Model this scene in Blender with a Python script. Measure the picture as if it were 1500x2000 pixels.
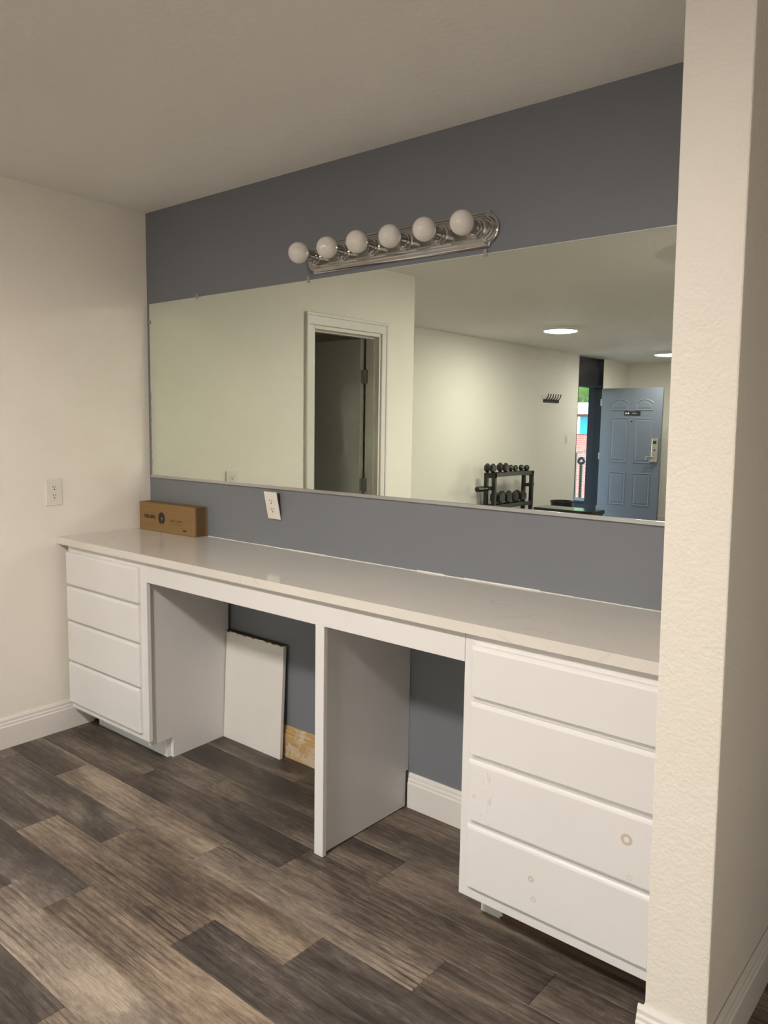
import bpy, bmesh, math, random
from mathutils import Matrix, Vector
random.seed(7)
for o in list(bpy.data.objects): bpy.data.objects.remove(o)
S = bpy.context.scene
C = S.collection

# ------------------------------------------------------------------ camera
cam_d = bpy.data.cameras.new('camera'); cam = bpy.data.objects.new('camera', cam_d); C.objects.link(cam)
YAW, PITCH, ROLL, FPX = 0.6978, -0.1119, 0.0156, 1522.6
fw = Vector((-math.sin(YAW)*math.cos(PITCH), math.cos(YAW)*math.cos(PITCH), math.sin(PITCH)))
rt = Vector((math.cos(YAW), math.sin(YAW), 0)); up = rt.cross(fw)
cr, sr = math.cos(ROLL), math.sin(ROLL)
rt, up = cr*rt + sr*up, -sr*rt + cr*up
M = Matrix(((rt.x, up.x, -fw.x, 3.4869), (rt.y, up.y, -fw.y, -2.2865), (rt.z, up.z, -fw.z, 1.4719), (0, 0, 0, 1)))
cam.matrix_world = M
cam_d.sensor_fit = 'VERTICAL'; cam_d.sensor_height = 24.0; cam_d.lens = FPX/2000*24.0
cam_d.clip_start = 0.02; cam_d.clip_end = 200
S.camera = cam

# ------------------------------------------------------------------ world, sun, exposure
W = bpy.data.worlds.new('sky'); S.world = W; W.use_nodes = True
wn = W.node_tree.nodes; wl = W.node_tree.links; wn.clear()
sky = wn.new('ShaderNodeTexSky'); sky.sky_type = 'NISHITA'; sky.sun_disc = False
sky.sun_elevation = math.radians(48); sky.sun_rotation = math.radians(150); sky.air_density = 1.3; sky.dust_density = 2.0
bg = wn.new('ShaderNodeBackground'); bg.inputs['Strength'].default_value = 1.7
wo = wn.new('ShaderNodeOutputWorld')
wl.new(sky.outputs[0], bg.inputs[0]); wl.new(bg.outputs[0], wo.inputs[0])
sd = bpy.data.lights.new('sun', 'SUN'); sd.energy = 5.0; sd.angle = math.radians(0.6); sd.color = (1, .96, .88)
sun = bpy.data.objects.new('sun', sd); C.objects.link(sun); sun.location = (-10, -2, 12)
sun.rotation_euler = Vector((-0.25, -0.70, -0.85)).to_track_quat('-Z', 'Y').to_euler()
vs = S.view_settings
vs.view_transform = 'Standard'; vs.look = 'None'; vs.gamma = 1.0; vs.use_curve_mapping = False; vs.exposure = 0.0
S.cycles.sample_clamp_indirect = 0.0; S.cycles.caustics_reflective = True; S.cycles.blur_glossy = 0.0     # keep the lamp light thrown back by the mirror
KEY_E, FAR_E = 322.0, 124.0                       # radiance of the ceiling lamp diffusers

H = 2.489          # ceiling height
A = 0.0362         # the left wall is about two degrees out of square
XW = -1.626        # far-left wall of the main room
YE = -9.80         # end wall
XR = 3.78          # right wall
LWM = Matrix.Rotation(A, 4, 'Z')     # local (offset from wall, -distance from corner, z) -> world

# ------------------------------------------------------------------ material helpers
class NT:
    def __init__(s, name):
        s.m = bpy.data.materials.new(name); s.m.use_nodes = True
        s.n = s.m.node_tree.nodes; s.l = s.m.node_tree.links; s.n.clear()
        s.out = s.n.new('ShaderNodeOutputMaterial')
    def add(s, t, ins=None, **kw):
        nd = s.n.new('ShaderNode'+t)
        for k, v in kw.items(): setattr(nd, k, v)
        for k, v in (ins or {}).items(): s.put(nd.inputs[k], v)
        return nd
    def put(s, sock, v):
        if isinstance(v, bpy.types.NodeSocket): s.l.new(v, sock)
        elif isinstance(v, bpy.types.Node): s.l.new(v.outputs[0], sock)
        else:
            if sock.type == 'RGBA' and len(v) == 3: v = (*v, 1)
            sock.default_value = v
    def math(s, op, a, b=0.0, c=None, clamp=False):
        nd = s.add('Math', operation=op, use_clamp=clamp); s.put(nd.inputs[0], a); s.put(nd.inputs[1], b)
        if c is not None: s.put(nd.inputs[2], c)
        return nd.outputs[0]
    def mix(s, f, a, b, blend='MIX'):
        nd = s.add('Mix', data_type='RGBA', blend_type=blend)
        s.put(nd.inputs[0], f); s.put(nd.inputs[6], a); s.put(nd.inputs[7], b); return nd.outputs[2]
    def ramp(s, f, stops):
        nd = s.add('ValToRGB'); s.put(nd.inputs[0], f); e = nd.color_ramp.elements
        while len(e) < len(stops): e.new(0.5)
        for el, (p, c) in zip(e, stops):
            el.position = p; el.color = (*c, 1) if len(c) == 3 else c
        return nd.outputs[0]
    def noise(s, vec, scale, detail=3, rough=.5, dist=0.0):
        nd = s.add('TexNoise', {'Scale': scale, 'Detail': detail, 'Roughness': rough, 'Distortion': dist})
        s.put(nd.inputs['Vector'], vec); return nd.outputs['Fac']
    def bump(s, h, strength, dist=0.01):
        nd = s.add('Bump', {'Strength': strength, 'Distance': dist, 'Height': h}); return nd.outputs[0]
    def pos(s): return s.add('TexCoord').outputs['Object']
    def wpos(s): return s.add('NewGeometry').outputs['Position']
    def scale(s, v, sc):
        nd = s.add('VectorMath', operation='MULTIPLY'); s.put(nd.inputs[0], v); nd.inputs[1].default_value = sc; return nd.outputs[0]
    def bsdf(s, col, rough=.5, metal=0.0, spec=.5, normal=None, **kw):
        b = s.add('BsdfPrincipled'); s.put(b.inputs['Base Color'], col); s.put(b.inputs['Roughness'], rough)
        s.put(b.inputs['Metallic'], metal); b.inputs['Specular IOR Level'].default_value = spec
        if normal is not None: s.put(b.inputs['Normal'], normal)
        for k, v in kw.items(): s.put(b.inputs[k], v)
        s.l.new(b.outputs[0], s.out.inputs[0]); return b

def plain(name, col, rough=.5, metal=0.0, spec=.5, vary=.04, vscale=6, bump=0.0, bscale=60, **kw):
    t = NT(name); p = t.pos(); n = t.noise(p, vscale, 3)
    lo = tuple(c*(1-vary) for c in col); hi = tuple(min(1, c*(1+vary)) for c in col)
    c = t.mix(n, lo, hi); nm = None
    if bump: nm = t.bump(t.noise(p, bscale, 3), bump, .004)
    t.bsdf(c, rough, metal, spec, nm, **kw); return t.m

def emit(name, col, strength):
    t = NT(name); e = t.add('Emission', {'Color': col, 'Strength': strength}); t.l.new(e.outputs[0], t.out.inputs[0]); return t.m

def wall_paint(name, col, bump=.25, bscale=85, rough=.55, spec=.35):
    t = NT(name); p = t.pos()
    big = t.noise(p, 1.3, 3); fine = t.noise(p, bscale, 2, .5); mid = t.noise(p, bscale*.35, 2)
    c = t.mix(big, tuple(x*.97 for x in col), tuple(min(1, x*1.03) for x in col))
    h = t.math('ADD', t.math('MULTIPLY', fine, .6), t.math('MULTIPLY', mid, .6))
    t.bsdf(c, rough, 0, spec, t.bump(h, bump, .006)); return t.m

def wood_floor(name):
    t = NT(name); p = t.pos(); oi = t.add('ObjectInfo')
    off = t.add('CombineXYZ', {'X': t.math('MULTIPLY', oi.outputs['Random'], 37.0), 'Y': t.math('MULTIPLY', oi.outputs['Random'], 91.0), 'Z': t.math('MULTIPLY', oi.outputs['Random'], 13.0)})
    v = t.add('VectorMath', operation='ADD'); t.put(v.inputs[0], p); t.put(v.inputs[1], off); v = v.outputs[0]
    sep = t.add('SeparateColor', {'Color': oi.outputs['Color']})
    tone, greyf, grainf = sep.outputs[0], sep.outputs[1], sep.outputs[2]
    patch = t.noise(t.scale(v, (1.5, 5.2, 1)), 1.0, 3, .5, .8)
    streak = t.noise(t.scale(v, (2.6, 85, 1)), 1.0, 5, .65, .3)
    fine = t.noise(t.scale(v, (22, 330, 1)), 1.0, 3, .65)
    blot = t.noise(t.scale(v, (16, 48, 1)), 1.0, 6, .75, .5)
    wv = t.add('TexWave', {'Scale': 1.0, 'Distortion': 9.0, 'Detail': 4.0, 'Detail Scale': 1.1, 'Detail Roughness': .6}, wave_type='BANDS', bands_direction='Y', wave_profile='SIN')
    t.put(wv.inputs['Vector'], t.scale(v, (1.6, 15, 1)))
    lines = t.ramp(wv.outputs['Fac'], [(0.0, (1.06, 1.06, 1.06)), (.72, (1, 1, 1)), (.90, (.42, .40, .38)), (1, (.28, .26, .26))])
    lmask = t.math('MULTIPLY', t.ramp(t.noise(t.scale(v, (1.9, 5.5, 1)), 1.0, 2), [(.38, (0, 0, 0)), (.56, (.75, .75, .75))]), grainf)
    val = t.math('ADD', t.math('MULTIPLY', t.math('SUBTRACT', patch, .5), 1.65), t.math('MULTIPLY', t.math('SUBTRACT', streak, .5), .75))
    val = t.math('ADD', val, t.math('MULTIPLY', t.math('SUBTRACT', blot, .5), .95))
    val = t.math('ADD', val, tone, clamp=True)
    warm = t.ramp(val, [(0, (.050, .037, .029)), (.3, (.098, .073, .055)), (.55, (.175, .133, .098)), (.8, (.29, .225, .16)), (1, (.38, .305, .225))])
    grey = t.ramp(val, [(0, (.046, .038, .034)), (.3, (.088, .073, .064)), (.55, (.155, .130, .110)), (.8, (.265, .222, .182)), (1, (.36, .305, .25))])
    col = t.mix(greyf, warm, grey)
    col = t.mix(lmask, col, t.mix(1.0, col, lines, 'MULTIPLY'))
    f2 = t.ramp(fine, [(.3, (.66, .66, .66)), (.65, (1.22, 1.22, 1.22))])
    col = t.mix(.8, col, t.mix(1.0, col, f2, 'MULTIPLY'))
    h = t.math('ADD', t.math('MULTIPLY', fine, .4), t.math('MULTIPLY', streak, .5))
    t.bsdf(col, t.math('ADD', .40, t.math('MULTIPLY', blot, .22)), 0, .38, t.bump(h, .18, .003)); return t.m

def raw_wood(name, a, b, paint=None, amt=.5, rough=.7, s=(3, 40, 40), fade=None):
    t = NT(name); p = t.pos(); g = t.noise(t.scale(p, s), 1.0, 4, .6, .5)
    c = t.mix(t.ramp(g, [(.3, (0, 0, 0)), (.7, (1, 1, 1))]), a, b)
    if paint:
        m = t.ramp(t.noise(t.scale(p, (1, 1, 1.6)), 11, 5, .7), [(amt, (0, 0, 0)), (amt+.06, (1, 1, 1))])
        if fade:
            sx = t.add('SeparateXYZ', {'Vector': p})
            k = t.math('SUBTRACT', 1.0, t.math('DIVIDE', t.math('SUBTRACT', sx.outputs['X'], fade[0]), fade[1]-fade[0]), clamp=True)
            m = t.math('GREATER_THAN', t.math('ADD', t.noise(p, 30, 4, .6), t.math('SUBTRACT', k, .5)), .55)
        c = t.mix(m, c, paint)
    t.bsdf(c, rough, 0, .3, t.bump(g, .2, .002)); return t.m

def quartz(name):
    t = NT(name); p = t.pos(); base = t.noise(p, 5, 4, .6)
    c = t.mix(base, (.67, .64, .58), (.73, .70, .645))
    warp = t.noise(t.scale(p, (1, 1.5, 1)), 1.5, 4, .5, 1.2)
    vein = t.math('ABSOLUTE', t.math('SUBTRACT', warp, .5))
    vm = t.ramp(vein, [(0, (1, 1, 1)), (.004, (.6, .6, .6)), (.009, (0, 0, 0))])
    brk = t.ramp(t.noise(p, 2.6, 3), [(.50, (0, 0, 0)), (.60, (1, 1, 1))])
    c = t.mix(t.math('MULTIPLY', t.math('MULTIPLY', vm, brk), .5), c, (.30, .28, .25))
    t.bsdf(c, .09, 0, .5); return t.m

def white_cab(name, stains=()):
    t = NT(name); p = t.wpos(); n = t.noise(p, 5, 4)
    c = t.mix(n, (.715, .70, .695), (.765, .75, .745))
    for (x, z, r, w, amt) in stains:
        sx = t.add('SeparateXYZ', {'Vector': p})
        dx = t.math('SUBTRACT', sx.outputs['X'], x); dz = t.math('SUBTRACT', sx.outputs['Z'], z)
        d = t.math('SQRT', t.math('ADD', t.math('MULTIPLY', dx, dx), t.math('MULTIPLY', dz, dz)))
        ring = t.math('SUBTRACT', 1.0, t.math('DIVIDE', t.math('ABSOLUTE', t.math('SUBTRACT', d, r)), w), clamp=True)
        c = t.mix(t.math('MULTIPLY', ring, amt), c, (.46, .31, .16))
    if stains:      # scuffs with their own shape on the third drawer
        sx = t.add('SeparateXYZ', {'Vector': p})
        X, Z = sx.outputs['X'], sx.outputs['Z']
        m = t.math('MULTIPLY', t.math('LESS_THAN', t.math('ABSOLUTE', t.math('SUBTRACT', X, 2.375)), .03), t.math('LESS_THAN', t.math('ABSOLUTE', t.math('SUBTRACT', Z, .44)), .085))
        sc = t.ramp(t.noise(t.scale(p, (150, 1, 26)), 1.0, 3, .6), [(.60, (0, 0, 0)), (.66, (1, 1, 1))])
        c = t.mix(t.math('MULTIPLY', t.math('MULTIPLY', m, sc), .35), c, (.38, .35, .31))
    t.bsdf(c, .38, 0, .45, t.bump(t.noise(p, 140, 2), .05, .002)); return t.m

def mirror_mat(name):
    t = NT(name); p = t.wpos(); sx = t.add('SeparateXYZ', {'Vector': p}); X, Z = sx.outputs['X'], sx.outputs['Z']
    def spot(cx, cz, r):
        dx = t.math('SUBTRACT', X, cx); dz = t.math('MULTIPLY', t.math('SUBTRACT', Z, cz), 1.1)
        d = t.math('SQRT', t.math('ADD', t.math('MULTIPLY', dx, dx), t.math('MULTIPLY', dz, dz)))
        return t.math('SUBTRACT', 1.0, t.math('DIVIDE', d, r), clamp=True)
    area = t.math('ADD', spot(2.28, 1.72, .20), spot(2.56, 1.72, .15), clamp=True)
    vo = t.add('TexVoronoi', {'Scale': 55.0, 'Randomness': 1.0}); t.put(vo.inputs['Vector'], p)
    thr = t.math('MULTIPLY', t.noise(p, 8, 2), .20)
    speck = t.math('LESS_THAN', vo.outputs['Distance'], t.math('SUBTRACT', thr, .055))
    haze = t.ramp(t.noise(t.scale(p, (12, 1, 30)), 1.0, 4, .6), [(.35, (0, 0, 0)), (.75, (1, 1, 1))])
    dust = t.math('ADD', t.math('MULTIPLY', t.math('MULTIPLY', speck, area), .9), t.math('MULTIPLY', t.math('MULTIPLY', haze, area), .16), clamp=True)
    g = t.add('BsdfGlossy', {'Color': (.82, .88, .80, 1), 'Roughness': 0.0})
    df = t.add('BsdfDiffuse', {'Color': (.85, .87, .86, 1)})
    # desilvered patches creeping in from the left edge
    edge = t.math('SUBTRACT', 1.0, t.math('DIVIDE', t.math('SUBTRACT', X, .028), .011), clamp=True)
    rag = t.math('GREATER_THAN', t.math('MULTIPLY', edge, t.noise(t.scale(p, (20, 1, 55)), 1.0, 4, .7)), .36)
    low = t.math('LESS_THAN', Z, 1.62)
    bk = t.add('BsdfDiffuse', {'Color': (.10, .10, .10, 1)})
    m1 = t.add('MixShader', {0: dust, 1: g.outputs[0], 2: df.outputs[0]})
    m2 = t.add('MixShader', {0: t.math('MULTIPLY', rag, low), 1: m1.outputs[0], 2: bk.outputs[0]})
    t.l.new(m2.outputs[0], t.out.inputs[0]); return t.m

def clear_glass(name):
    t = NT(name); tr = t.add('BsdfTransparent', {'Color': (.93, .95, .94, 1)}); g = t.add('BsdfGlossy', {'Color': (1, 1, 1, 1), 'Roughness': 0.02})
    fr = t.add('Fresnel', {'IOR': 1.45}); m = t.add('MixShader', {0: fr.outputs[0], 1: tr.outputs[0], 2: g.outputs[0]}); t.l.new(m.outputs[0], t.out.inputs[0]); return t.m

def cardboard(name):
    t = NT(name); p = t.pos(); n = t.noise(t.scale(p, (6, 6, 90)), 1.0, 3)
    t.bsdf(t.mix(n, (.235, .145, .062), (.275, .175, .08)), .8, 0, .2); return t.m

def brick_mat(name):
    t = NT(name); p = t.pos(); sx = t.add('SeparateXYZ', {'Vector': p})
    v = t.add('CombineXYZ', {'X': t.math('ADD', sx.outputs['X'], sx.outputs['Y']), 'Y': sx.outputs['Z'], 'Z': 0.0})
    b = t.add('TexBrick', {'Scale': 4.5, 'Mortar Size': .02, 'Color1': (.50, .17, .14, 1), 'Color2': (.38, .12, .10, 1), 'Mortar': (.45, .40, .36, 1)})
    t.put(b.inputs['Vector'], v); t.bsdf(b.outputs[0], .85, 0, .2); return t.m

MT = dict(
    cream=wall_paint('cream_wall_paint', (.85, .808, .735), .16),
    jamb_cream=wall_paint('cream_textured_paint', (.79, .752, .682), .5, 110),
    ceil=wall_paint('ceiling_paint', (.88, .86, .83), .35, 45, .8, .2),
    blue=wall_paint('slate_blue_paint', (.186, .196, .220), .12, 70, .5, .35),
    trim=plain('white_trim_paint', (.76, .73, .69), .4, bump=.05),
    floor=wood_floor('grey_brown_plank'),
    cab=white_cab('white_cabinet_paint'),
    cab_st=white_cab('white_cabinet_paint_stained', ((2.787, .467, .011, .006, .75), (2.53, .259, .006, .004, .7), (2.54, .205, .006, .004, .35), (2.342, .431, .003, .005, .3), (2.80, .372, .006, .003, .3))),
    quartz=quartz('white_quartz'),
    mirror=mirror_mat('mirror_glass'),
    glass_edge=plain('pale_glass_edge', (.55, .60, .54), .2),
    alu=plain('aluminium_channel', (.62, .62, .62), .35, .9),
    chrome=plain('chrome', (.50, .49, .475), .09, 1.0, vary=.02),
    bulb=plain('opal_bulb_glass', (.74, .705, .66), .06, spec=.6, vary=.02, **{'Coat Weight': .4, 'Coat Roughness': .04}),
    clear=plain('clear_plastic', (.34, .335, .32), .2),
    card=cardboard('brown_cardboard'),
    ink=plain('black_print', (.018, .014, .012), .6),
    ink2=plain('brown_print', (.13, .075, .03), .7),
    inkgrey=plain('grey_print', (.10, .09, .09), .6),
    plate=plain('white_plastic_plate', (.78, .745, .68), .35, vary=.01),
    slot=plain('dark_slot', (.05, .045, .04), .6),
    pine=raw_wood('bare_pine', (.42, .27, .11), (.56, .38, .17), (.56, .47, .34), .50),
    rawedge=raw_wood('raw_brown_edge', (.06, .03, .018), (.14, .07, .035)),
    toe=raw_wood('chipped_toe_board', (.05, .03, .02), (.12, .07, .04), (.60, .57, .53), .50, fade=(2.30, 2.42)),
    bead=plain('white_caulk', (.80, .79, .76), .5),
    dkdoor=plain('grey_interior_door_paint', (.62, .61, .56), .45),
    entry=plain('slate_entry_door_paint', (.150, .163, .205), .45),
    dark=plain('charcoal_frame_paint', (.022, .024, .032), .75, spec=.2, bump=.2, bscale=30),
    black=plain('black_steel', (.013, .013, .014), .42),
    rubber=plain('black_rubber', (.011, .011, .012), .38),
    gloss=plain('glossy_black_top', (.012, .012, .013), .12),
    silver=plain('satin_nickel', (.55, .52, .46), .3, .85),
    hinge=plain('tarnished_hinge', (.34, .34, .30), .45, .4),
    white=plain('white_plastic', (.82, .82, .80), .4),
    brick=brick_mat('red_brick'),
    roof=plain('pale_roof', (.62, .60, .60), .8),
    winframe=plain('white_window_frame', (.80, .80, .80), .5),
    shutter=plain('teal_shutter', (.03, .36, .48), .5),
    leaf=plain('tree_leaves', (.07, .17, .03), .7, vary=.5, vscale=3, bump=.6, bscale=6),
    pane=clear_glass('window_glass'),
    bark=plain('bark', (.12, .08, .05), .9, bump=.5),
    concrete=plain('walkway_concrete', (.42, .41, .39), .85, bump=.3),
    ground=plain('courtyard_ground', (.46, .45, .41), .9),
)
lamp_key = emit('warm_lamp_diffuser', (1.0, .92, .85, 1), KEY_E)
lamp_far = emit('lamp_diffuser', (1.0, .955, .875, 1), FAR_E)

# ------------------------------------------------------------------ mesh helpers
def BM(): return bmesh.new()
def box(bm, x0, x1, y0, y1, z0, z1, bevel=0.0, seg=1):
    r = bmesh.ops.create_cube(bm, size=1.0)
    for v in r['verts']:
        v.co = Vector((x0+(v.co.x+.5)*(x1-x0), y0+(v.co.y+.5)*(y1-y0), z0+(v.co.z+.5)*(z1-z0)))
    if bevel:
        ed = list({e for v in r['verts'] for e in v.link_edges})
        bmesh.ops.bevel(bm, geom=ed, offset=bevel, segments=seg, affect='EDGES', profile=.5)
    return bm
def cyl(bm, p0, p1, r0, r1=None, n=24, caps=True):
    r1 = r0 if r1 is None else r1
    p0, p1 = Vector(p0), Vector(p1); d = p1-p0
    q = d.to_track_quat('Z', 'Y').to_matrix().to_4x4(); q.translation = (p0+p1)/2
    bmesh.ops.create_cone(bm, cap_ends=caps, cap_tris=False, segments=n, radius1=r0, radius2=r1, depth=d.length, matrix=q)
    return bm
def sphere(bm, c, r, u=32, v=20, sc=(1, 1, 1)):
    m = Matrix.Translation(c) @ Matrix.Diagonal((*sc, 1)); bmesh.ops.create_uvsphere(bm, u_segments=u, v_segments=v, radius=r, matrix=m); return bm
def lathe(bm, prof, mat, n=32):
    """prof: list of (radius, height) revolved round local Z, then transformed by mat"""
    rings = []
    for r, h in prof:
        rings.append([bm.verts.new(mat @ Vector((r*math.cos(2*math.pi*i/n), r*math.sin(2*math.pi*i/n), h))) for i in range(n)] if r > 1e-6 else [bm.verts.new(mat @ Vector((0, 0, h)))])
    for a, b in zip(rings, rings[1:]):
        for i in range(n):
            j = (i+1) % n
            if len(a) == 1 and len(b) == 1: continue
            if len(a) == 1: bm.faces.new((a[0], b[i], b[j]))
            elif len(b) == 1: bm.faces.new((a[i], b[0], a[j]))
            else: bm.faces.new((a[i], b[i], b[j], a[j]))
    return bm
def prism(bm, pts, ext):
    """closed polygon pts (3D), extruded by vector ext"""
    a = [bm.verts.new(p) for p in pts]; b = [bm.verts.new(Vector(p)+Vector(ext)) for p in pts]; n = len(pts)
    bm.faces.new(a); bm.faces.new(b[::-1])
    for i in range(n): bm.faces.new((a[i], b[i], b[(i+1) % n], a[(i+1) % n]))
    return bm
def obj(name, bm, mat, parent=None, smooth=False, M=None):
    if M is not None: bm.transform(M)
    bmesh.ops.recalc_face_normals(bm, faces=bm.faces[:])
    me = bpy.data.meshes.new(name); bm.to_mesh(me); bm.free()
    if mat is not None: me.materials.append(mat)
    if smooth:
        me.shade_smooth()
        try: me.set_sharp_from_angle(angle=math.radians(35))
        except Exception: pass
    o = bpy.data.objects.new(name, me); C.objects.link(o)
    if parent is not None:
        o.parent = parent; o.matrix_parent_inverse = parent_inv(parent)
    return o
def parent_inv(p):
    m = p.matrix_basis.copy(); q = p.parent
    pi = p.matrix_parent_inverse
    w = m if q is None else (q.matrix_basis @ pi @ m if q.parent is None else Matrix.Identity(4))
    return w.inverted()
def tag(o, label=None, cat=None, group=None, kind=None):
    if label: o['label'] = label
    if cat: o['category'] = cat
    if group: o['group'] = group
    if kind: o['kind'] = kind
    return o
def thing(name, loc, label, cat, group=None, kind=None):
    o = bpy.data.objects.new(name, None); C.objects.link(o); o.location = loc; o.empty_display_size = .1
    return tag(o, label, cat, group, kind)
def struct(o, label=None): o['kind'] = 'structure'; (label and o.__setitem__('label', label)); return o

# ------------------------------------------------------------------ the shell
T = .12
bm = BM(); box(bm, XW-.25, XR+T, -3.245, .12, -.12, -.005); box(bm, XW-.25, XR+T, YE-.12, -3.245, -.12, 0)
floor = struct(obj('floor', bm, MT['floor']), 'grey-brown wood plank floor')
floor.color = (.38, .5, .4, 1)
struct(obj('ceiling', box(BM(), XW-.25, XR+T, YE-.12, .12, H, H+.12), MT['ceil']), 'plain painted ceiling')
struct(obj('wall_back', box(BM(), XW-.25, XR+T, 0, .12, 0, H), MT['blue']), 'slate blue wall behind the vanity')
# left wall with the doorway (local: x = offset, y = -s)
D0, D1, DZ = 1.14, 1.745, 2.058
bm = BM(); box(bm, -.115, 0, -D0+.0, .01, 0, H); box(bm, -.115, 0, -2.09, -D1, 0, H); box(bm, -.115, 0, -D1, -D0, DZ, H)
struct(obj('wall_left', bm, MT['cream'], M=LWM), 'cream side wall left of the vanity')
struct(obj('wall_return', box(BM(), XW, -.045, -2.088+.001, -1.97, 0, H), MT['cream']), 'cream wall running on from the corner past the inner doorway')
# far-left wall of the main room with full-height entry opening
bm = BM(); box(bm, XW-.22, XW, -8.08, 0, 0, H); box(bm, XW-.22, XW, YE, -8.885, 0, H)
struct(obj('wall_far_left', bm, MT['cream']), 'long cream wall with the entrance opening')
bm = BM(); box(bm, XW-.25, 1.0, YE-.12, YE, 0, H); box(bm, 3.0, XR+T, YE-.12, YE, 0, H); box(bm, 1.0, 3.0, YE-.12, YE, 0, .60); box(bm, 1.0, 3.0, YE-.12, YE, 2.2, H)
struct(obj('wall_end', bm, MT['cream']), 'cream end wall behind the open entry door')
w1 = thing('added_window_1', (2.0, YE-.06, .60), 'white framed window added out of view in the end wall for daylight', None, kind='structure')  # unseen window, added to bring daylight into the main room
Z0, Z1 = .60, 2.20
bm = BM(); box(bm, 1.0, 3.0, YE-.10, YE-.03, Z0, Z0+.05); box(bm, 1.0, 3.0, YE-.10, YE-.03, Z1-.05, Z1); box(bm, 1.0, 1.05, YE-.10, YE-.03, Z0+.05, Z1-.05); box(bm, 2.95, 3.0, YE-.10, YE-.03, Z0+.05, Z1-.05); box(bm, 1.98, 2.02, YE-.10, YE-.03, Z0+.05, Z1-.05)
obj('window_frame', bm, MT['trim'], w1)
obj('sill', box(BM(), .95, 3.05, YE-.03, YE+.04, Z0-.02, Z0, .003), MT['trim'], w1)
for x0 in (1.05, 2.02): obj('pane', box(BM(), x0, x0+.93, YE-.066, YE-.062, Z0+.05, Z1-.05), MT['pane'], w1)
struct(obj('wall_right', box(BM(), XR, XR+T, YE, 0, 0, H), MT['cream']), 'cream wall on the far right')
WINGM = Matrix(((1, 0, -.0152, .0152*1.3), (0, 1, 0, 0), (0, 0, 1, 0), (0, 0, 0, 1)))      # the wing wall is a little out of plumb
struct(obj('wall_wing', box(BM(), 2.870, 3.010, -.60, 0, 0, H, .004, 2), MT['jamb_cream'], M=WINGM), 'cream textured wing wall closing the vanity on the right')

# baseboards: stepped profile swept along a wall
PROF = [(0, 0), (.016, 0), (.016, .098), (.0125, .103), (.0125, .112), (.009, .118), (.009, .128), (.005, .137), (0, .137)]
def baseboard(name, p0, p1, nrm, mat, label, h=1.0):
    p0, p1, nrm = Vector(p0), Vector(p1), Vector(nrm)
    o = obj(name, prism(BM(), [p0+nrm*a+Vector((0, 0, b*h)) for a, b in PROF], p1-p0), MT[mat]); struct(o, label); return o
ux = Vector((math.cos(A), math.sin(A), 0)); us = Vector((math.sin(A), -math.cos(A), 0))
baseboard('baseboard_left', us*.36, us*1.082, ux, 'trim', 'white baseboard along the left wall')
baseboard('baseboard_left_far', us*1.81, us*2.09, ux, 'trim', 'short white baseboard past the inner doorway')
baseboard('baseboard_knee_left', (.662, 0, 0), (1.692, 0, 0), (0, -1, 0), 'pine', 'bare pine baseboard with peeled paint behind the leaning board', 1.03)
baseboard('baseboard_knee_right', (1.722, 0, 0), (2.287, 0, 0), (0, -1, 0), 'trim', 'white baseboard in the right knee space')
baseboard('baseboard_wing_right', (3.029, -.60, 0), (3.029, 0, 0), (1, 0, 0), 'trim', 'white baseboard on the right side of the wing wall')
baseboard('baseboard_wing_left', (2.890, -.60, 0), (2.890, -.508, 0), (-1, 0, 0), 'trim', 'white baseboard end on the left side of the wing wall')
baseboard('baseboard_wing_end', (2.874, -.60, 0), (3.045, -.60, 0), (0, -1, 0), 'trim', 'white baseboard across the end of the wing wall')
baseboard('baseboard_right', (XR, YE, 0), (XR, 0, 0), (-1, 0, 0), 'trim', 'white baseboard along the right wall')
baseboard('baseboard_end', (XW, YE, 0), (XR, YE, 0), (0, 1, 0), 'trim', 'white baseboard along the end wall')
baseboard('baseboard_far_left', (XW, -2.09, 0), (XW, -8.02, 0), (1, 0, 0), 'trim', 'white baseboard along the long cream wall')

# floor planks, each its own board
PW, PL, G = .155, .94, .0006
seams = {-3: .60, -2: .075, -1: .72, 0: .465, 1: .14, 2: .782, 3: .35, 4: .151, 5: .78, 6: .50, 7: .22}
# (row, plank start rounded) -> tone, greyness, grain strength
TONE = {(0, .465): (.66, .35, .5), (0, 1.405): (.60, .75, 1.0), (0, 2.345): (.40, .45, .5), (0, -.475): (.36, .6, .3),
        (1, .14): (.40, .75, .5), (1, 1.08): (.55, .2, .6), (1, 2.02): (.30, .95, .5), (2, -.158): (.33, .8, .4), (2, .782): (.62, .25, .9), (2, 1.722): (.27, .95, .4),
        (3, .35): (.30, .95, .3), (3, 1.29): (.50, .15, .6), (3, -.59): (.40, .6, .4), (3, 2.23): (.44, .5, .6), (4, 1.091): (.68, .7, 1.0), (4, .151): (.40, .7, .4), (4, 2.031): (.5, .3, .8),
        (5, .78): (.27, .95, .4), (5, 1.72): (.64, .15, .7), (5, 2.66): (.4, .5, .5), (-1, .72): (.33, .6, .4), (-1, 1.66): (.40, .5, .5), (-1, 2.6): (.36, .6, .4), (-1, -.22): (.31, .7, .3),
        (-2, 1.015): (.36, .5, .5), (-2, 1.955): (.33, .5, .4), (-3, .6): (.30, .6, .3), (-3, 1.54): (.36, .5, .5), (-2, .075): (.30, .7, .3)}
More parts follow.
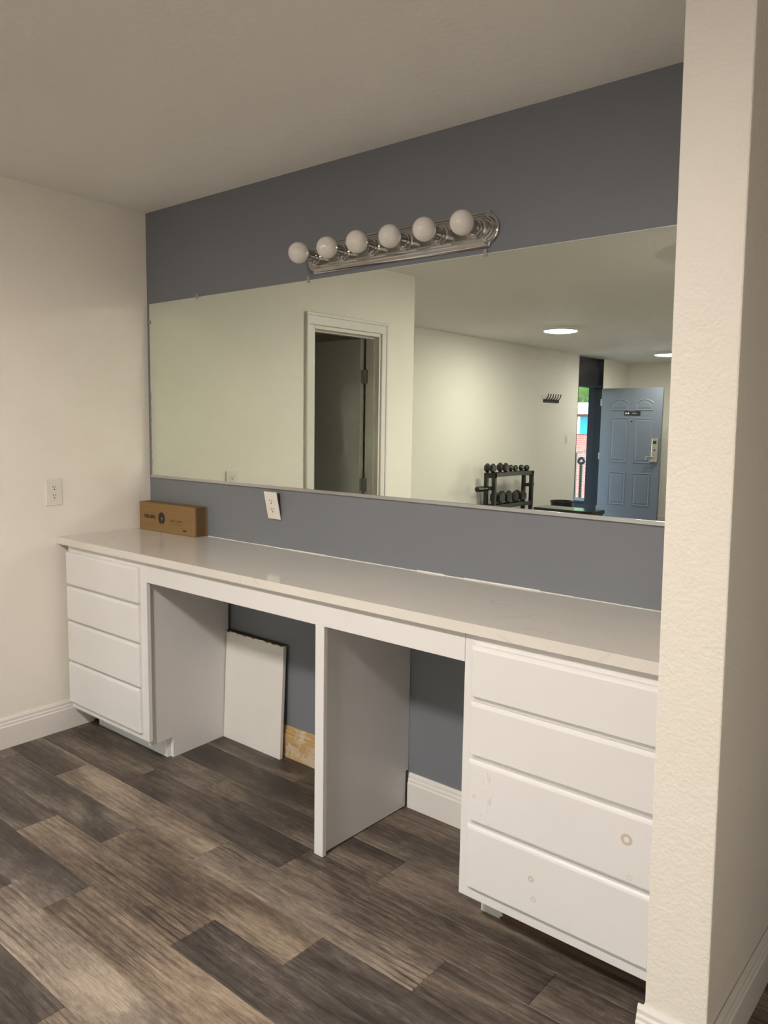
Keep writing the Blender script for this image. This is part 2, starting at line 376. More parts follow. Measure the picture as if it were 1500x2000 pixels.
def plank_mesh(l, w):
    bm = BM(); e = .0012
    lo = [(0, 0), (l, 0), (l, w), (0, w)]; hi = [(e, e), (l-e, e), (l-e, w-e), (e, w-e)]
    a = [bm.verts.new((x, y, -.005)) for x, y in lo]; b = [bm.verts.new((x, y, -.001)) for x, y in lo]; c = [bm.verts.new((x, y, 0)) for x, y in hi]
    bm.faces.new(a[::-1]); bm.faces.new(c)
    for i in range(4):
        j = (i+1) % 4
        bm.faces.new((a[i], a[j], b[j], b[i])); bm.faces.new((b[i], b[j], c[j], c[i]))
    me = bpy.data.meshes.new('plank'); bm.to_mesh(me); bm.free(); me.materials.append(MT['floor']); return me
full = plank_mesh(PL-G, PW-G)
cache = {}
for row in range(-4, 17):
    yt = -.625-PW*row; yb = yt-PW                     # top (towards the vanity) and bottom edge
    y0, y1 = max(yb, -3.245), min(yt, 0)
    if y1-y0 < .003: continue
    xl, xr = (0.0 if yb > -2.05 else XW), XR
    st = seams.get(row, random.uniform(0, PL))
    x = st
    while x > xl: x -= PL
    while x < xr-.002:
        a, b = max(x, xl), min(x+PL, xr)
        if b-a > .01:
            isfull = abs(b-a-PL) < 1e-6 and abs(y1-y0-PW) < 1e-6
            key = (round(b-a, 4), round(y1-y0, 4))
            me = full if isfull else cache.setdefault(key, None) or plank_mesh(b-a-G, y1-y0-G)
            if not isfull: cache[key] = me
            o = bpy.data.objects.new('plank', me); C.objects.link(o); o.location = (a, y0, 0); o.parent = floor
            tn = next((v for k, v in TONE.items() if k[0] == row and abs(k[1]-x) < .02), None) or (random.uniform(.28, .6), random.uniform(.1, .9), random.uniform(.2, 1))
            o.color = (*tn, 1)
        x += PL

# inner doorway in the left wall (door_1)
d1 = thing('door_1', (0, -1.44, 0), 'open grey interior door in a white cased doorway seen in the mirror', None, kind='structure')
bm = BM()   # casing, with a raised outer band
for s0, s1, z0, z1 in ((D0-.062, D0-.006, 0, DZ+.010), (D1+.006, D1+.062, 0, DZ+.010), (D0-.062, D1+.062, DZ+.010, DZ+.078)):
    box(bm, 0, .013, -s1, -s0, z0, z1, .003)
for s0, s1, z0, z1 in ((D0-.066, D0-.046, 0, DZ+.066), (D1+.046, D1+.066, 0, DZ+.066), (D0-.066, D1+.066, DZ+.062, DZ+.082)):
    box(bm, 0, .019, -s1, -s0, z0, z1, .003)
obj('casing', bm, MT['trim'], d1, M=LWM)
bm = BM()
box(bm, -.118, .002, -D0-.012, -D0, 0, DZ); box(bm, -.118, .002, -D1, -D1+.012, 0, DZ); box(bm, -.118, .002, -D1, -D0, DZ-.012, DZ)
box(bm, -.075, -.035, -D0-.024, -D0-.012, 0, DZ-.012); box(bm, -.075, -.035, -D1+.012, -D1+.024, 0, DZ-.012); box(bm, -.075, -.035, -D1+.012, -D0-.012, DZ-.024, DZ-.012)
obj('jamb', bm, MT['trim'], d1, M=LWM)
# leaf swung 88 degrees into the dark room, hinged on the far jamb
hx, hy = -.128, -(D1-.020)
RL = LWM @ Matrix.Translation((hx, hy, 0)) @ Matrix.Rotation(math.radians(-1.5), 4, 'Z')
lf = obj('leaf', box(BM(), -.60, -.004, -.004, .031, .012, DZ-.016, .002), MT['dkdoor'], d1, M=RL)
for z in (.26, 1.058, 1.79):
    bm = BM(); cyl(bm, (0.004, -.004, z-.045), (.004, -.004, z+.045), .0065, n=12); box(bm, -.004, -.0015, -.002, .030, z-.045, z+.045)
    box(bm, .004, .030, -.007, -.003, z-.045, z+.045)
    obj('hinge', bm, MT['hinge'], d1, M=RL)

# ------------------------------------------------------------------ vanity
YF = -.486
DR = [(.717, .864), (.549, .703), (.356, .535), (.153, .342)]
def drawer_front(bm, x0, x1, z0, z1):
    """overlay front with wide chamfered top edge and eased sides"""
    y0, y1 = YF-.0003, -.505
    e = .005
    rings = [(0, 0, 0, y0), (0, 0, 0, y1+.007), (e*.6, .003, .005, y1+.002), (e, .004, .011, y1)]      # side inset, bottom inset, top inset, y
    prev = None
    for si, bi, ti, yy in rings:
        r = [bm.verts.new(p) for p in ((x0+si, yy, z0+bi), (x1-si, yy, z0+bi), (x1-si, yy, z1-ti), (x0+si, yy, z1-ti))]
        if prev:
            for k in range(4): bm.faces.new((prev[k], prev[(k+1) % 4], r[(k+1) % 4], r[k]))
        else: bm.faces.new(r)
        prev = r
    bm.faces.new(prev)
    return bm
cl = thing('drawer_cabinet', (.35, -.25, 0), 'narrow white four-drawer base cabinet in the left corner', 'cabinet', 'vanity drawer cabinets')
obj('body', box(BM(), .066, .612, -.466, -.018, .10, .8955), MT['cab'], cl)
obj('face_frame', box(BM(), .065, .700, YF, -.467, .117, .897, .0015), MT['cab'], cl)
sp = [(-.467, .092), (-.348, .092), (-.348, 0), (-.018, 0), (-.018, .8955), (-.467, .8955)]
obj('side_panel', prism(BM(), [(.626+.038*(-.018-y)/.449, y, z) for y, z in sp], (.019, 0, 0)), MT['cab'], cl)
obj('toe_board', box(BM(), .09, .653, -.366, -.3485, 0, .10), MT['cab'], cl)
for i, (z0, z1) in enumerate(DR): obj('drawer', drawer_front(BM(), .073, .658, z0-.003, z1), MT['cab'], cl)
crr = thing('drawer_cabinet', (2.6, -.25, 0), 'wide white four-drawer base cabinet with a ring stain beside the wing wall', 'cabinet', 'vanity drawer cabinets')
obj('body', box(BM(), 2.287, 2.860, -.466, -.018, .112, .8955), MT['cab'], crr)
obj('face_frame', box(BM(), 2.285, 2.874, YF, -.467, .110, .897, .0015), MT['cab'], crr)
obj('toe_board', box(BM(), 2.292, 2.860, -.370, -.352, 0, .112), MT['toe'], crr)
for i, (z0, z1) in enumerate(DR): obj('drawer', drawer_front(BM(), 2.318, 2.858, z0, z1), MT['cab_st'], crr)
kf = thing('knee_space_frame', (1.5, -.25, 0), 'white apron rail and upright divider between the two knee spaces', 'desk frame')
obj('apron', box(BM(), .7005, 2.284, YF, -.467, .806, .897, .0015), MT['cab'], kf)
obj('front_post', box(BM(), 1.686, 1.727, YF, -.467, .0, .806, .0015), MT['cab'], kf)
obj('divider_panel', prism(BM(), [(1.695, -.467, .004), (1.695, -.017, .004), (1.695, -.017, .145), (1.695, -.002, .145), (1.695, -.002, .8955), (1.695, -.467, .8955)], (.0185, 0, 0)), MT['cab'], kf)

ct = thing('countertop', (1.45, -.25, .895), 'long white veined quartz countertop with polished edge', 'countertop')
obj('slab', prism(BM(), [(.002, -.0005, .8975), (.0198, -.5135, .8975), (2.8725, -.5135, .8975), (2.8725, -.0005, .8975)], (0, 0, .031)), MT['quartz'], ct)
bm = BM()
x = .48
while x < 2.86:      # uneven caulk bead along the wall
    l = random.uniform(.06, .22); h = random.choice((.0015, .002, .003, .0045)); box(bm, x, min(x+l, 2.872), -.0045, -.0002, .9285, .9285+h); x += l
obj('caulk_bead', bm, MT['bead'], ct)

# leaning board
lb = thing('leaning_board', (.85, -.05, 0), 'loose white painted board leaning on the wall in the left knee space', 'board')
tilt = Matrix.Translation((.6505, -.056, 0)) @ Matrix.Rotation(math.radians(-2.6), 4, 'X')
obj('panel', box(BM(), 0, .390, 0, .0175, 0, .508, .0015), MT['trim'], lb, M=tilt)
bm = BM(); pts = [(0, .0005, .505)]
xx = 0
while xx < .390:
    pts.append((min(xx, .390), -.0006, .5085-random.choice((.001, .003, .006, .002, .010 if xx < .06 else .003)))); xx += random.uniform(.008, .03)
pts = [(p[0], -.0006, p[2]) for p in pts]+[(.390, -.0006, .5085), (0, -.0006, .5085)]
prism(bm, pts, (0, .0012, 0)); box(bm, 0, .390, -.0006, .0175, .5082, .5105)
obj('raw_top_edge', bm, MT['rawedge'], lb, M=tilt)

# cardboard box
bx = thing('cardboard_box', (.245, -.05, .929), 'long brown cardboard box with black round logo on the counter corner', 'box')
BXM = Matrix.Translation((.032, -.086, .929)) @ Matrix.Rotation(math.radians(1.6), 4, 'Z')
obj('carton', box(BM(), 0, .440, 0, .072, 0, .140, .0015), MT['card'], bx, M=BXM)
bm = BM(); box(bm, .004, .436, .0345, .0375, .1401, .1404); box(bm, .4401, .4404, .010, .062, .002, .139)
obj('flap_seam', bm, MT['ink2'], bx, M=BXM)
def text(s, size, mat, parent, M, spacing=1.0):
    cu = bpy.data.curves.new('lettering', 'FONT'); cu.body = s; cu.size = size; cu.extrude = .00015; cu.space_character = spacing; cu.offset = .0009
    to = bpy.data.objects.new('tmp', cu); C.objects.link(to)
    dg = bpy.context.evaluated_depsgraph_get(); me = bpy.data.meshes.new_from_object(to.evaluated_get(dg))
    bpy.data.objects.remove(to)
    me.transform(M); me.materials.clear(); me.materials.append(mat)
    o = bpy.data.objects.new('lettering', me); C.objects.link(o); o.parent = parent; o.matrix_parent_inverse = parent_inv(parent); return o
UP = Matrix.Rotation(math.radians(90), 4, 'X')
text('DELAMU', .0240, MT['ink'], bx, BXM @ Matrix.Translation((.042, -.0003, .063)) @ UP, 1.0)
# round logo: dark disc with a pale notch at the foot
bm = BM(); N = 40
pts = [(.183+.026*math.cos(a), -.0003, .068+.030*math.sin(a)) for a in [math.radians(-78+336*i/N) for i in range(N+1)]]
prism(bm, pts+[(.183, -.0003, .052)], (0, .0003, 0)); obj('logo', bm, MT['ink'], bx, M=BXM)
bm = BM(); lathe(bm, [(0, .0002), (.009, .0002), (.009, 0)], Matrix.Translation((.185, -.0004, .066)) @ UP, 20); obj('logo_centre', bm, MT['inkgrey'], bx, M=BXM)
bm = BM()
for x0, x1 in ((.250, .258), (.260, .268), (.270, .279), (.281, .290), (.304, .312), (.314, .322), (.324, .333), (.335, .344)): box(bm, x0, x1, -.0003, 0, .058, .068)
box(bm, .250, .346, -.0003, 0, .045, .048)
obj('faint_print', bm, MT['ink2'], bx, M=BXM)
bm = BM(); box(bm, .350, .378, -.0003, 0, .018, .026); obj('small_mark', bm, MT['ink'], bx, M=BXM)

# ------------------------------------------------------------------ wall mirror
mr = thing('wall_mirror', (1.4, 0, 1.19), 'wide frameless wall mirror above the counter', 'mirror')
MX0, MX1, MZ0, MZ1 = .029, 2.78, 1.192, 2.046
obj('glass', box(BM(), MX0, MX1, -.0060, -.0012, MZ0, MZ1), MT['mirror'], mr)
bm = BM(); box(bm, MX0-.0022, MX0, -.0062, -.001, MZ0, MZ1+.002); box(bm, MX0, MX1, -.0062, -.001, MZ1, MZ1+.0022)
obj('glass_edge', bm, MT['glass_edge'], mr)
obj('bottom_channel', prism(BM(), [(MX0-.004, -.0001, 1.187), (MX0-.004, -.012, 1.187), (MX0-.004, -.012, 1.199), (MX0-.004, -.0075, 1.199), (MX0-.004, -.0075, 1.1915), (MX0-.004, -.0001, 1.1915)], (MX1-MX0+.008, 0, 0)), MT['alu'], mr)
for x, z in ((.418, 2.049), (1.157, 2.049), (2.001, 2.049)):
    bm = BM(); box(bm, x-.007, x+.007, -.0088, -.0065, z-.010, z+.004, .0008); box(bm, x-.007, x+.007, -.0088, -.0002, z+.003, z+.014, .0008)
    cyl(bm, (x, -.0100, z+.008), (x, -.0085, z+.008), .0030, n=12)
    obj('clip', bm, MT['clear'], mr)
bm = BM(); box(bm, .018, .036, -.0098, -.0065, 1.951, 1.967, .001); box(bm, .012, .0255, -.0098, -.0002, 1.951, 1.967, .001); obj('clip', bm, MT['clear'], mr)

# ------------------------------------------------------------------ vanity light bar
lbx, lz = 1.6036, 2.127
lt = thing('vanity_light', (lbx, 0, lz), 'chrome bar light with six unlit white globe bulbs above the mirror', 'light fixture')
def bar_outline(ins, y):
    hh = .060-ins; sx = .404-ins*.4; rx = .047-ins*.55; ry = .052-ins
    pts = []
    def end(sgn):
        L = [(sx*sgn, hh), ((sx+.010)*sgn, hh-.001), ((sx+.012)*sgn, hh-.009)] if ins < .01 else [(sx*sgn, hh-.002), ((sx+.004)*sgn, hh-.004), ((sx+.006)*sgn, hh-.006)]
        for i in range(13):
            a = math.radians(70-140*i/12); L.append((sgn*(sx-.001+rx*math.cos(a)), (ry-.002)*math.sin(a)))
        L += [((sx+.012)*sgn, -hh+.009), ((sx+.010)*sgn, -hh+.001), (sx*sgn, -hh)] if ins < .01 else [((sx+.006)*sgn, -hh+.006), ((sx+.004)*sgn, -hh+.004), (sx*sgn, -hh+.002)]
        return L
    pts = end(1)+end(-1)[::-1]
    return [Vector((lbx+p[0], y, lz+p[1])) for p in pts]
bm = BM(); prev = None
for ins, d in ((0, .0005), (0, .009), (.004, .0115), (.008, .0115), (.012, .018), (.016, .0185), (.020, .0245), (.024, .025), (.0275, .031)):
    ring = [bm.verts.new(p) for p in bar_outline(ins, -d)]
    if prev:
        for i in range(len(ring)):
            j = (i+1) % len(ring); bm.faces.new((prev[i], prev[j], ring[j], ring[i]))
    prev = ring
bm.faces.new(prev)
obj('backplate', bm, MT['chrome'], lt, True)
RY = Matrix.Rotation(math.radians(90), 4, 'X')      # local z -> -y
jit = [(0, 0), (.001, .0), (-.002, .001), (.001, -.001), (0, .001), (.001, 0)]
for i in range(6):
    x = 1.2226+.1524*i
    b = lathe(BM(), [(.0, .030), (.034, .030), (.034, .034), (.031, .037), (.027, .038), (.027, .050), (.0255, .052), (.022, .053), (.022, .078), (.0235, .080), (.0235, .084), (.019, .085), (0, .0851)], Matrix.Translation((x, 0, lz)) @ RY, 28)
    so = obj('socket', b, MT['chrome'], lt, True)
    prof = [(.013, .078), (.0145, .086)]
    for k in range(1, 17):
        a = math.radians(158-158*k/16); prof.append((.0405*math.sin(a) if k < 16 else 0, .1255-.0405*math.cos(math.pi-a)*-1 if False else .1255+.0405*math.cos(a)))
    b = lathe(BM(), prof, Matrix.Translation((x+jit[i][0], 0, lz+jit[i][1])) @ RY, 32)
    obj('bulb', b, MT['bulb'], lt, True)

# ------------------------------------------------------------------ outlets
def duplex(parent, M, sc=1.0):
    """plate in local xz, facing -y, centred at the origin"""
    w, h = .080, .124
    obj('plate', box(BM(), -w/2, w/2, -.006, 0, -h/2, h/2, .003, 2), MT['plate'], parent, M=M)
    for dz in (.0195, -.0195):
        bm = BM(); n = 24
        pts = [Vector((max(-.0145, min(.0145, .0175*math.cos(2*math.pi*i/n))), -.0075, dz+max(-.0150, min(.0150, .0175*math.sin(2*math.pi*i/n))))) for i in range(n)]
        prism(bm, pts, (0, .002, 0)); rc = obj('receptacle', bm, MT['plate'], parent, M=M)
        bm = BM(); box(bm, -.0072, -.0045, -.0079, -.0074, dz+.000, dz+.009); box(bm, .0045, .0068, -.0079, -.0074, dz+.001, dz+.008)
        cyl(bm, (0, -.0079, dz-.0075), (0, -.0074, dz-.0075), .0032, n=10); obj('slot', bm, MT['slot'], rc, M=M)
    bm = BM(); cyl(bm, (0, -.0072, 0), (0, -.0058, 0), .003, n=12); obj('screw', bm, MT['plate'], parent, M=M)
o1 = thing('wall_outlet', tuple(us*.524+ux*.0+Vector((0, 0, 1.14))), 'white duplex outlet flat on the cream left wall', 'outlet', 'duplex outlets')
duplex(o1, LWM @ Matrix.Translation((.0002, -.524, 1.139)) @ Matrix.Rotation(math.radians(90), 4, 'Z'))
o2 = thing('wall_outlet', (.950, -.002, 1.118), 'loose white duplex outlet tilting off the slate blue wall below the mirror', 'outlet', 'duplex outlets')
duplex(o2, Matrix.Translation((.953, -.0165, 1.115)) @ Matrix.Rotation(math.radians(12.5), 4, 'X'))
obj('outlet_box', prism(BM(), [(.927, -.001, 1.085), (.927, -.0085, 1.085), (.927, -.0255, 1.168), (.927, -.001, 1.168)], (.052, 0, 0)), MT['slot'], o2)

# ------------------------------------------------------------------ ceiling lamps
def disc_lamp(x, y, mat, label, r=.18):
    t = thing('ceiling_lamp', (x, y, H), label, 'lamp', 'round ceiling lamps')
    Mx = Matrix.Translation((x, y, H)) @ Matrix.Rotation(math.pi, 4, 'X')
    obj('rim', lathe(BM(), [(0, .0005), (r, .0005), (r, .024), (r-.004, .030), (r-.012, .031), (r-.013, .026), (0, .026)], Mx, 48), MT['white'], t, True)
    obj('diffuser', lathe(BM(), [(r-.0135, .0265), (r-.020, .0325), (r-.05, .0385), (r*.45, .0430), (0, .0445)], Mx, 48), mat, t, True)
    return t
disc_lamp(1.98, -2.50, lamp_key, 'round flush ceiling lamp over the vanity area')
disc_lamp(-.43, -5.20, lamp_far, 'round flush ceiling lamp in the mirror, nearer the dumbbell rack')
disc_lamp(-.47, -8.35, lamp_far, 'round flush ceiling lamp in the mirror, beside the entry door')

# ------------------------------------------------------------------ entry door (door_2) and opening
d2 = thing('door_2', (-1.15, -8.86, 0), 'slate grey six-panel entry door standing open', None, kind='structure')
LX0, LX1, LY = -1.612, -.690, -8.835
obj('leaf', box(BM(), LX0, LX1, LY-.044, LY, .012, 2.055, .002), MT['entry'], d2)
def raised(x0, x1, z0, z1, arch=0.0):
    bm = BM()
    def ring(ins, y):
        top = []
        n = 10 if arch else 1
        for i in range(n+1):
            f = i/n; top.append((x1-ins-(x1-x0-2*ins)*f, z1-ins-arch*(1-math.sin(math.pi*f))*(1 if arch else 0)))
        return [bm.verts.new((px, LY+y, pz)) for px, pz in [(x0+ins, z0+ins), (x1-ins, z0+ins)]+top]
    prev = None
    for ins, y in ((0, .0004), (.006, .006), (.014, .006), (.022, .0015), (.034, .0015), (.046, .005)):
        r = ring(ins, y)
        if prev:
            for i in range(len(r)): j = (i+1) % len(r); bm.faces.new((prev[i], prev[j], r[j], r[i]))
        prev = r
    bm.faces.new(prev); return bm
for x0, x1 in ((-1.455, -1.185), (-1.085, -.815)):
    obj('raised_panel', raised(x0, x1, .335, .825), MT['entry'], d2)
    obj('raised_panel', raised(x0, x1, .965, 1.625), MT['entry'], d2)
    obj('raised_panel', raised(x0, x1, 1.725, 1.90, .05), MT['entry'], d2)
bm = BM(); cyl(bm, (-1.132, LY-.001, 1.572), (-1.132, LY+.005, 1.572), .011, n=16); obj('peephole', bm, MT['black'], d2)
sg = obj('door_sign', box(BM(), -1.25, -1.005, LY+.0005, LY+.004, 1.655, 1.722, .001), MT['ink'], d2)
bm = BM(); cyl(bm, (-1.222, LY+.0035, 1.689), (-1.222, LY+.0046, 1.689), .011, n=12); cyl(bm, (-1.186, LY+.0035, 1.689), (-1.186, LY+.0046, 1.689), .012, n=12)
box(bm, -1.222, -1.186, LY+.0035, LY+.0045, 1.686, 1.692); obj('sign_symbol', bm, MT['white'], sg)
bm = BM(); box(bm, -1.130, -1.060, LY+.0035, LY+.0044, 1.683, 1.696); obj('sign_lettering', bm, MT['hinge'], sg)
lk = obj('lock_plate', box(BM(), -.810, -.715, LY, LY+.030, .985, 1.335, .010, 2), MT['silver'], d2)
obj('keypad_window', box(BM(), -.787, -.738, LY+.0295, LY+.0315, 1.252, 1.300), MT['ink'], lk)
bm = BM(); cyl(bm, (-.760, LY+.029, 1.165), (-.760, LY+.034, 1.165), .013, n=16); obj('thumb_turn', bm, MT['ink'], lk)
bm = BM(); cyl(bm, (-.765, LY+.029, 1.060), (-.765, LY+.060, 1.060), .012, n=14); cyl(bm, (-.765, LY+.055, 1.060), (-.865, LY+.055, 1.066), .010, .009, 14); cyl(bm, (-.865, LY+.055, 1.072), (-.868, LY+.055, 1.02), .009, .008, 12)
obj('lever', bm, MT['silver'], lk, True)
for z in (.25, 1.05, 1.85):
    bm = BM(); cyl(bm, (LX0-.006, LY-.002, z-.05), (LX0-.006, LY-.002, z+.05), .007, n=12); obj('hinge', bm, MT['silver'], d2)
bm = BM(); box(bm, XW-.215, XW+.004, -8.886, -8.872, 0, H-.002); box(bm, XW-.05, XW+.012, -8.874, -8.846, 0, 2.062); box(bm, XW-.215, XW+.0, -8.093, -8.078, 0, H-.002); box(bm, XW-.16, XW-.01, -8.872, -8.093, 2.062, 2.10)
obj('dark_frame', bm, MT['dark'], d2)
tr = obj('transom_panel', box(BM(), XW-.09, XW-.06, -8.872, -8.093, 2.10, H-.002), MT['dark'], d2)
obj('threshold', box(BM(), XW-.215, XW, -8.872, -8.093, .0005, .018), MT['dark'], d2)

# wall-mounted coat hooks and switch on the far-left wall
hk = thing('coat_hook_rail', (XW, -7.28, 1.82), 'black coat hook rail on the long cream wall', 'hooks')
obj('rail', box(BM(), XW+.0005, XW+.016, -7.49, -7.075, 1.800, 1.838, .002), MT['black'], hk)
for i in range(6):
    y = -7.455+.069*i; bm = BM(); cyl(bm, (XW+.014, y, 1.825), (XW+.050, y, 1.868), .0065, n=10); cyl(bm, (XW+.050, y, 1.868), (XW+.058, y, 1.905), .0065, n=10); sphere(bm, (XW+.058, y, 1.905), .007, 10, 8)
    obj('hook', bm, MT['black'], hk, True)
sw = thing('light_switch', (XW, -7.77, 1.31), 'cream light switch plate near the entrance', 'switch')
obj('plate', box(BM(), XW+.0003, XW+.006, -7.81, -7.735, 1.245, 1.375, .002), MT['plate'], sw)
for z in (1.325, 1.295): obj('toggle', box(BM(), XW+.005, XW+.014, -7.778, -7.767, z-.008, z+.008, .001), MT['plate'], sw)

# ------------------------------------------------------------------ dumbbell rack and dumbbells
RXF, RXB, RY0, RY1, RZ = -1.38, -1.49, -6.40, -5.53, .925
rk = thing('dumbbell_rack', (-1.43, -5.96, 0), 'black steel two-tier dumbbell rack against the long cream wall', 'rack')
for y in (RY0, RY1):
    for x in (RXF, RXB): obj('post', box(BM(), x-.022, x+.022, y-.022, y+.022, .03, RZ, .003), MT['black'], rk)
    obj('foot', box(BM(), RXB-.06, RXF+.10, y-.025, y+.025, 0, .032, .003), MT['black'], rk)
    obj('end_bracket', box(BM(), RXB-.022, RXF+.022, y-.023, y+.023, RZ-.06, RZ, .003), MT['black'], rk)
for z in (RZ-.045, .50):
    for x in (RXF, RXB): obj('shelf_rail', box(BM(), x-.018, x+.018, RY0, RY1, z, z+.045, .002), MT['black'], rk)
for y, sgn in ((RY1, 1), (RY0, -1)):
    bm = BM(); cyl(bm, (-1.435, y+sgn*.02, .745), (-1.435, y+sgn*(.24 if sgn > 0 else .10), .745), .014, n=14); st = obj('peg', bm, MT['silver'], rk, True)
    bm = BM(); cyl(bm, (-1.435, y+sgn*.06, .745), (-1.435, y+sgn*(.28 if sgn > 0 else .12), .745), .030, n=18); obj('peg_sleeve', bm, MT['rubber'], st, True)
    obj('peg_bar', box(BM(), RXB, RXF, y-.02, y+.02, .725, .765), MT['black'], rk)
def dumbbell(y, z, r, hw, label, grp, x=-1.435, gap=.020):
    t = thing('dumbbell', (x, y, z-r), label, 'dumbbell', grp)
    bm = BM(); cyl(bm, (x-gap, y, z), (x+gap, y, z), .014, n=14); obj('handle', bm, MT['silver'], t, True)
    for s in (-1, 1):
        Mx = Matrix.Translation((x+s*gap*.75, y, z)) @ Matrix.Rotation(s*math.radians(90), 4, 'Y')
        hd = obj('head', lathe(BM(), [(0, 0), (r*.8, 0), (r, .010), (r, hw-.010), (r*.8, hw), (r*.45, hw), (r*.42, hw-.003), (0, hw-.003)], Mx, 6 if r > .055 else 20), MT['rubber'], t, False)
        obj('end_cap', lathe(BM(), [(r*.40, hw-.004), (r*.38, hw+.001), (0, hw+.001)], Mx, 16), MT['black'], hd)
tz = RZ
for y, r, hw, lab in ((-5.52, .056, .046, 'black dumbbell at the near end of the rack top, overhanging the post'), (-5.80, .056, .048, 'large black dumbbell second along the rack top'),
                      (-6.04, .040, .036, 'small black dumbbell third along the rack top'), (-6.30, .036, .046, 'small black dumbbell at the far end of the rack top')):
    dumbbell(y, tz+r+.0005, r, hw, lab, 'dumbbells on the rack top')
for y, r, hw, lab in ((-5.70, .078, .056, 'big black hex dumbbell at the near end of the lower rack shelf'), (-5.87, .074, .056, 'big black hex dumbbell second along the lower rack shelf'),
                      (-6.03, .072, .052, 'black hex dumbbell third along the lower rack shelf'), (-6.22, .072, .052, 'black hex dumbbell at the far end of the lower rack shelf')):
    dumbbell(y, .545+r+.0005, r, hw, lab, 'dumbbells on the lower shelf')

# narrow black table and waste bin, both just over the mirror's lower edge
tb = thing('narrow_table', (-.18, -5.1, 0), 'narrow black side table with glossy top in front of the rack', 'table')
obj('table_top', box(BM(), -.56, .10, -5.30, -5.0, .592, .632, .003), MT['gloss'], tb)
for x in (-.53, .07):
    for y in (-5.27, -5.03): obj('leg', box(BM(), x-.018, x+.018, y-.018, y+.018, 0, .592), MT['black'], tb)
wb = thing('waste_bin', (-1.22, -6.93, 0), 'round black open waste bin near the entrance', 'bin')
obj('bin_body', lathe(BM(), [(0, 0), (.115, 0), (.12, .004), (.142, .515), (.138, .515), (.116, .008), (0, .008)], Matrix.Translation((-1.22, -6.93, 0)), 36), MT['rubber'], wb, True)
obj('bin_rim', lathe(BM(), [(.136, .507), (.150, .507), (.152, .515), (.150, .523), (.138, .523), (.136, .515), (.136, .507)], Matrix.Translation((-1.22, -6.93, 0)), 36), MT['black'], wb, True)

# ------------------------------------------------------------------ outside the entrance
struct(obj('walkway', box(BM(), -3.25, XW-.22, -16, -5, -.20, -.01), MT['concrete']), 'concrete walkway outside the entrance')
struct(obj('courtyard_ground', box(BM(), -30, 25, -45, YE-1.6, -3.2, -3.0), MT['ground']), 'courtyard ground')
struct(obj('walkway_roof', box(BM(), -3.35, XW-.22, -16, -5, 2.52, 2.66), MT['concrete']), 'walkway roof slab')
rl = thing('walkway_railing', (-3.1, -10.5, 0), 'black metal railing along the outdoor walkway', 'railing')
bm = BM(); box(bm, -3.125, -3.085, -16, -5, 1.005, 1.035); obj('top_rail', bm, MT['black'], rl)
bm = BM(); box(bm, -3.12, -3.09, -16, -5, .09, .115); obj('bottom_rail', bm, MT['black'], rl)
y = -15.9
while y < -5: obj('post', box(BM(), -3.125, -3.085, y-.02, y+.02, -.01, 1.005), MT['black'], rl); y += 2.4
rp = thing('ring_post', (-2.62, -10.33, -.01), 'dark post with a ring-shaped top outside the entrance', 'post')
bm = BM(); cyl(bm, (-2.62, -10.33, -.01), (-2.62, -10.33, .84), .030, n=14); obj('shaft', bm, MT['black'], rp, True)
bm = BM()
dirv = Vector((.85, -.42, 0)).normalized()
n, m = 28, 10
rings = []
for i in range(n):
    a = 2*math.pi*i/n; c0 = Vector((-2.62, -10.33, .895)); cdir = dirv*math.cos(a)+Vector((0, 0, 1))*math.sin(a)
    rings.append([bm.verts.new(c0+cdir*(.046+.027*math.cos(2*math.pi*k/m))+dirv.cross(Vector((0, 0, 1)))*.027*math.sin(2*math.pi*k/m)) for k in range(m)])
for i in range(n):
    for k in range(m): bm.faces.new((rings[i][k], rings[(i+1) % n][k], rings[(i+1) % n][(k+1) % m], rings[i][(k+1) % m]))
obj('ring', bm, MT['black'], rp, True)
sb = thing('storage_box', (-2.35, -9.75, -.01), 'low dark storage box on the walkway by the entrance', 'box')
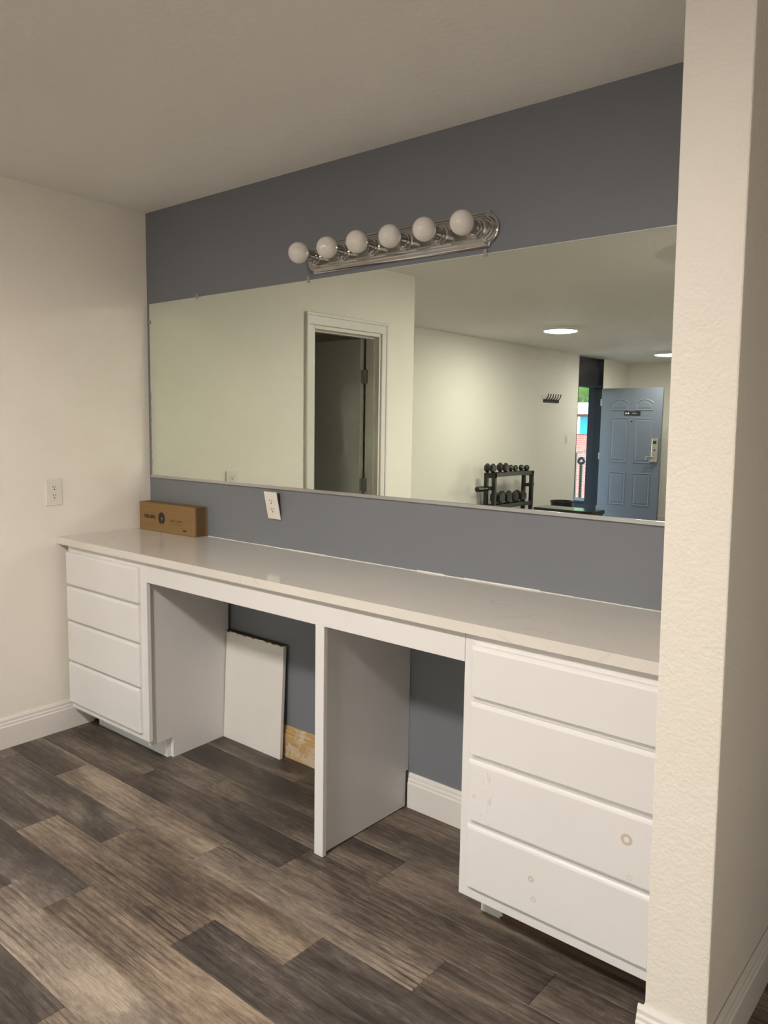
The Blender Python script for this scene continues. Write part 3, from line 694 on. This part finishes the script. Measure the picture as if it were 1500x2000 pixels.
obj('box_body', box(BM(), -2.62, -2.10, -9.98, -9.50, -.01, .25, .008), MT['dark'], sb); obj('lid', box(BM(), -2.64, -2.08, -10.0, -9.48, .25, .285, .008), MT['dark'], sb)

bd = thing('brick_building', (-9, -21, -3.0), 'red brick building with teal shutters across the courtyard', 'building')
obj('wall', box(BM(), -18, -1.5, -26, -19.5, -3.0, 2.0), MT['brick'], bd)
obj('roof', prism(BM(), [(-18.4, -19.0, 2.0), (-18.4, -22.75, 2.32), (-18.4, -26.5, 2.0)], (17.3, 0, 0)), MT['roof'], bd)
obj('eave_board', box(BM(), -18.4, -1.1, -19.05, -18.98, 1.86, 2.02), MT['winframe'], bd)
for cx in (-16.2, -13.3, -10.4, -7.47, -4.5):
    for z0 in (1.28, -1.4):
        f = obj('window', box(BM(), cx-.33, cx+.33, -19.53, -19.46, z0, z0+.52, .01), MT['winframe'], bd)
        for dx in (-.30, .015): obj('pane', box(BM(), cx+dx, cx+dx+.285, -19.47, -19.452, z0+.04, z0+.48), MT['winframe'], f)
        for sg_ in (-1, 1): obj('shutter', box(BM(), cx+sg_*.46-.125, cx+sg_*.46+.125, -19.52, -19.46, z0, z0+.52), MT['shutter'], bd)
def tree(x, y, h, r, label):
    t = thing('tree', (x, y, -3.0), label, 'tree', 'trees behind the brick building')
    bm = BM(); cyl(bm, (x, y, -3), (x, y, h-r), .22, .12, 12); obj('trunk', bm, MT['bark'], t, True)
    bm = BM(); rnd = random.Random(int(x*10))
    for i in range(14):
        q = Vector((rnd.uniform(-1, 1), rnd.uniform(-1, 1), rnd.uniform(-.8, .9)))*r*.7
        bmesh.ops.create_icosphere(bm, subdivisions=2, radius=r*rnd.uniform(.35, .55), matrix=Matrix.Translation((x+q.x, y+q.y, h+q.z)))
    for v in bm.verts: v.co += Vector((rnd.uniform(-1, 1), rnd.uniform(-1, 1), rnd.uniform(-1, 1)))*.12
    obj('crown', bm, MT['leaf'], t)
tree(-11.4, -29.5, 3.6, 2.5, 'green tree just behind the brick building roof')
tree(-18.5, -31.0, 4.6, 2.6, 'green tree further along behind the brick building')
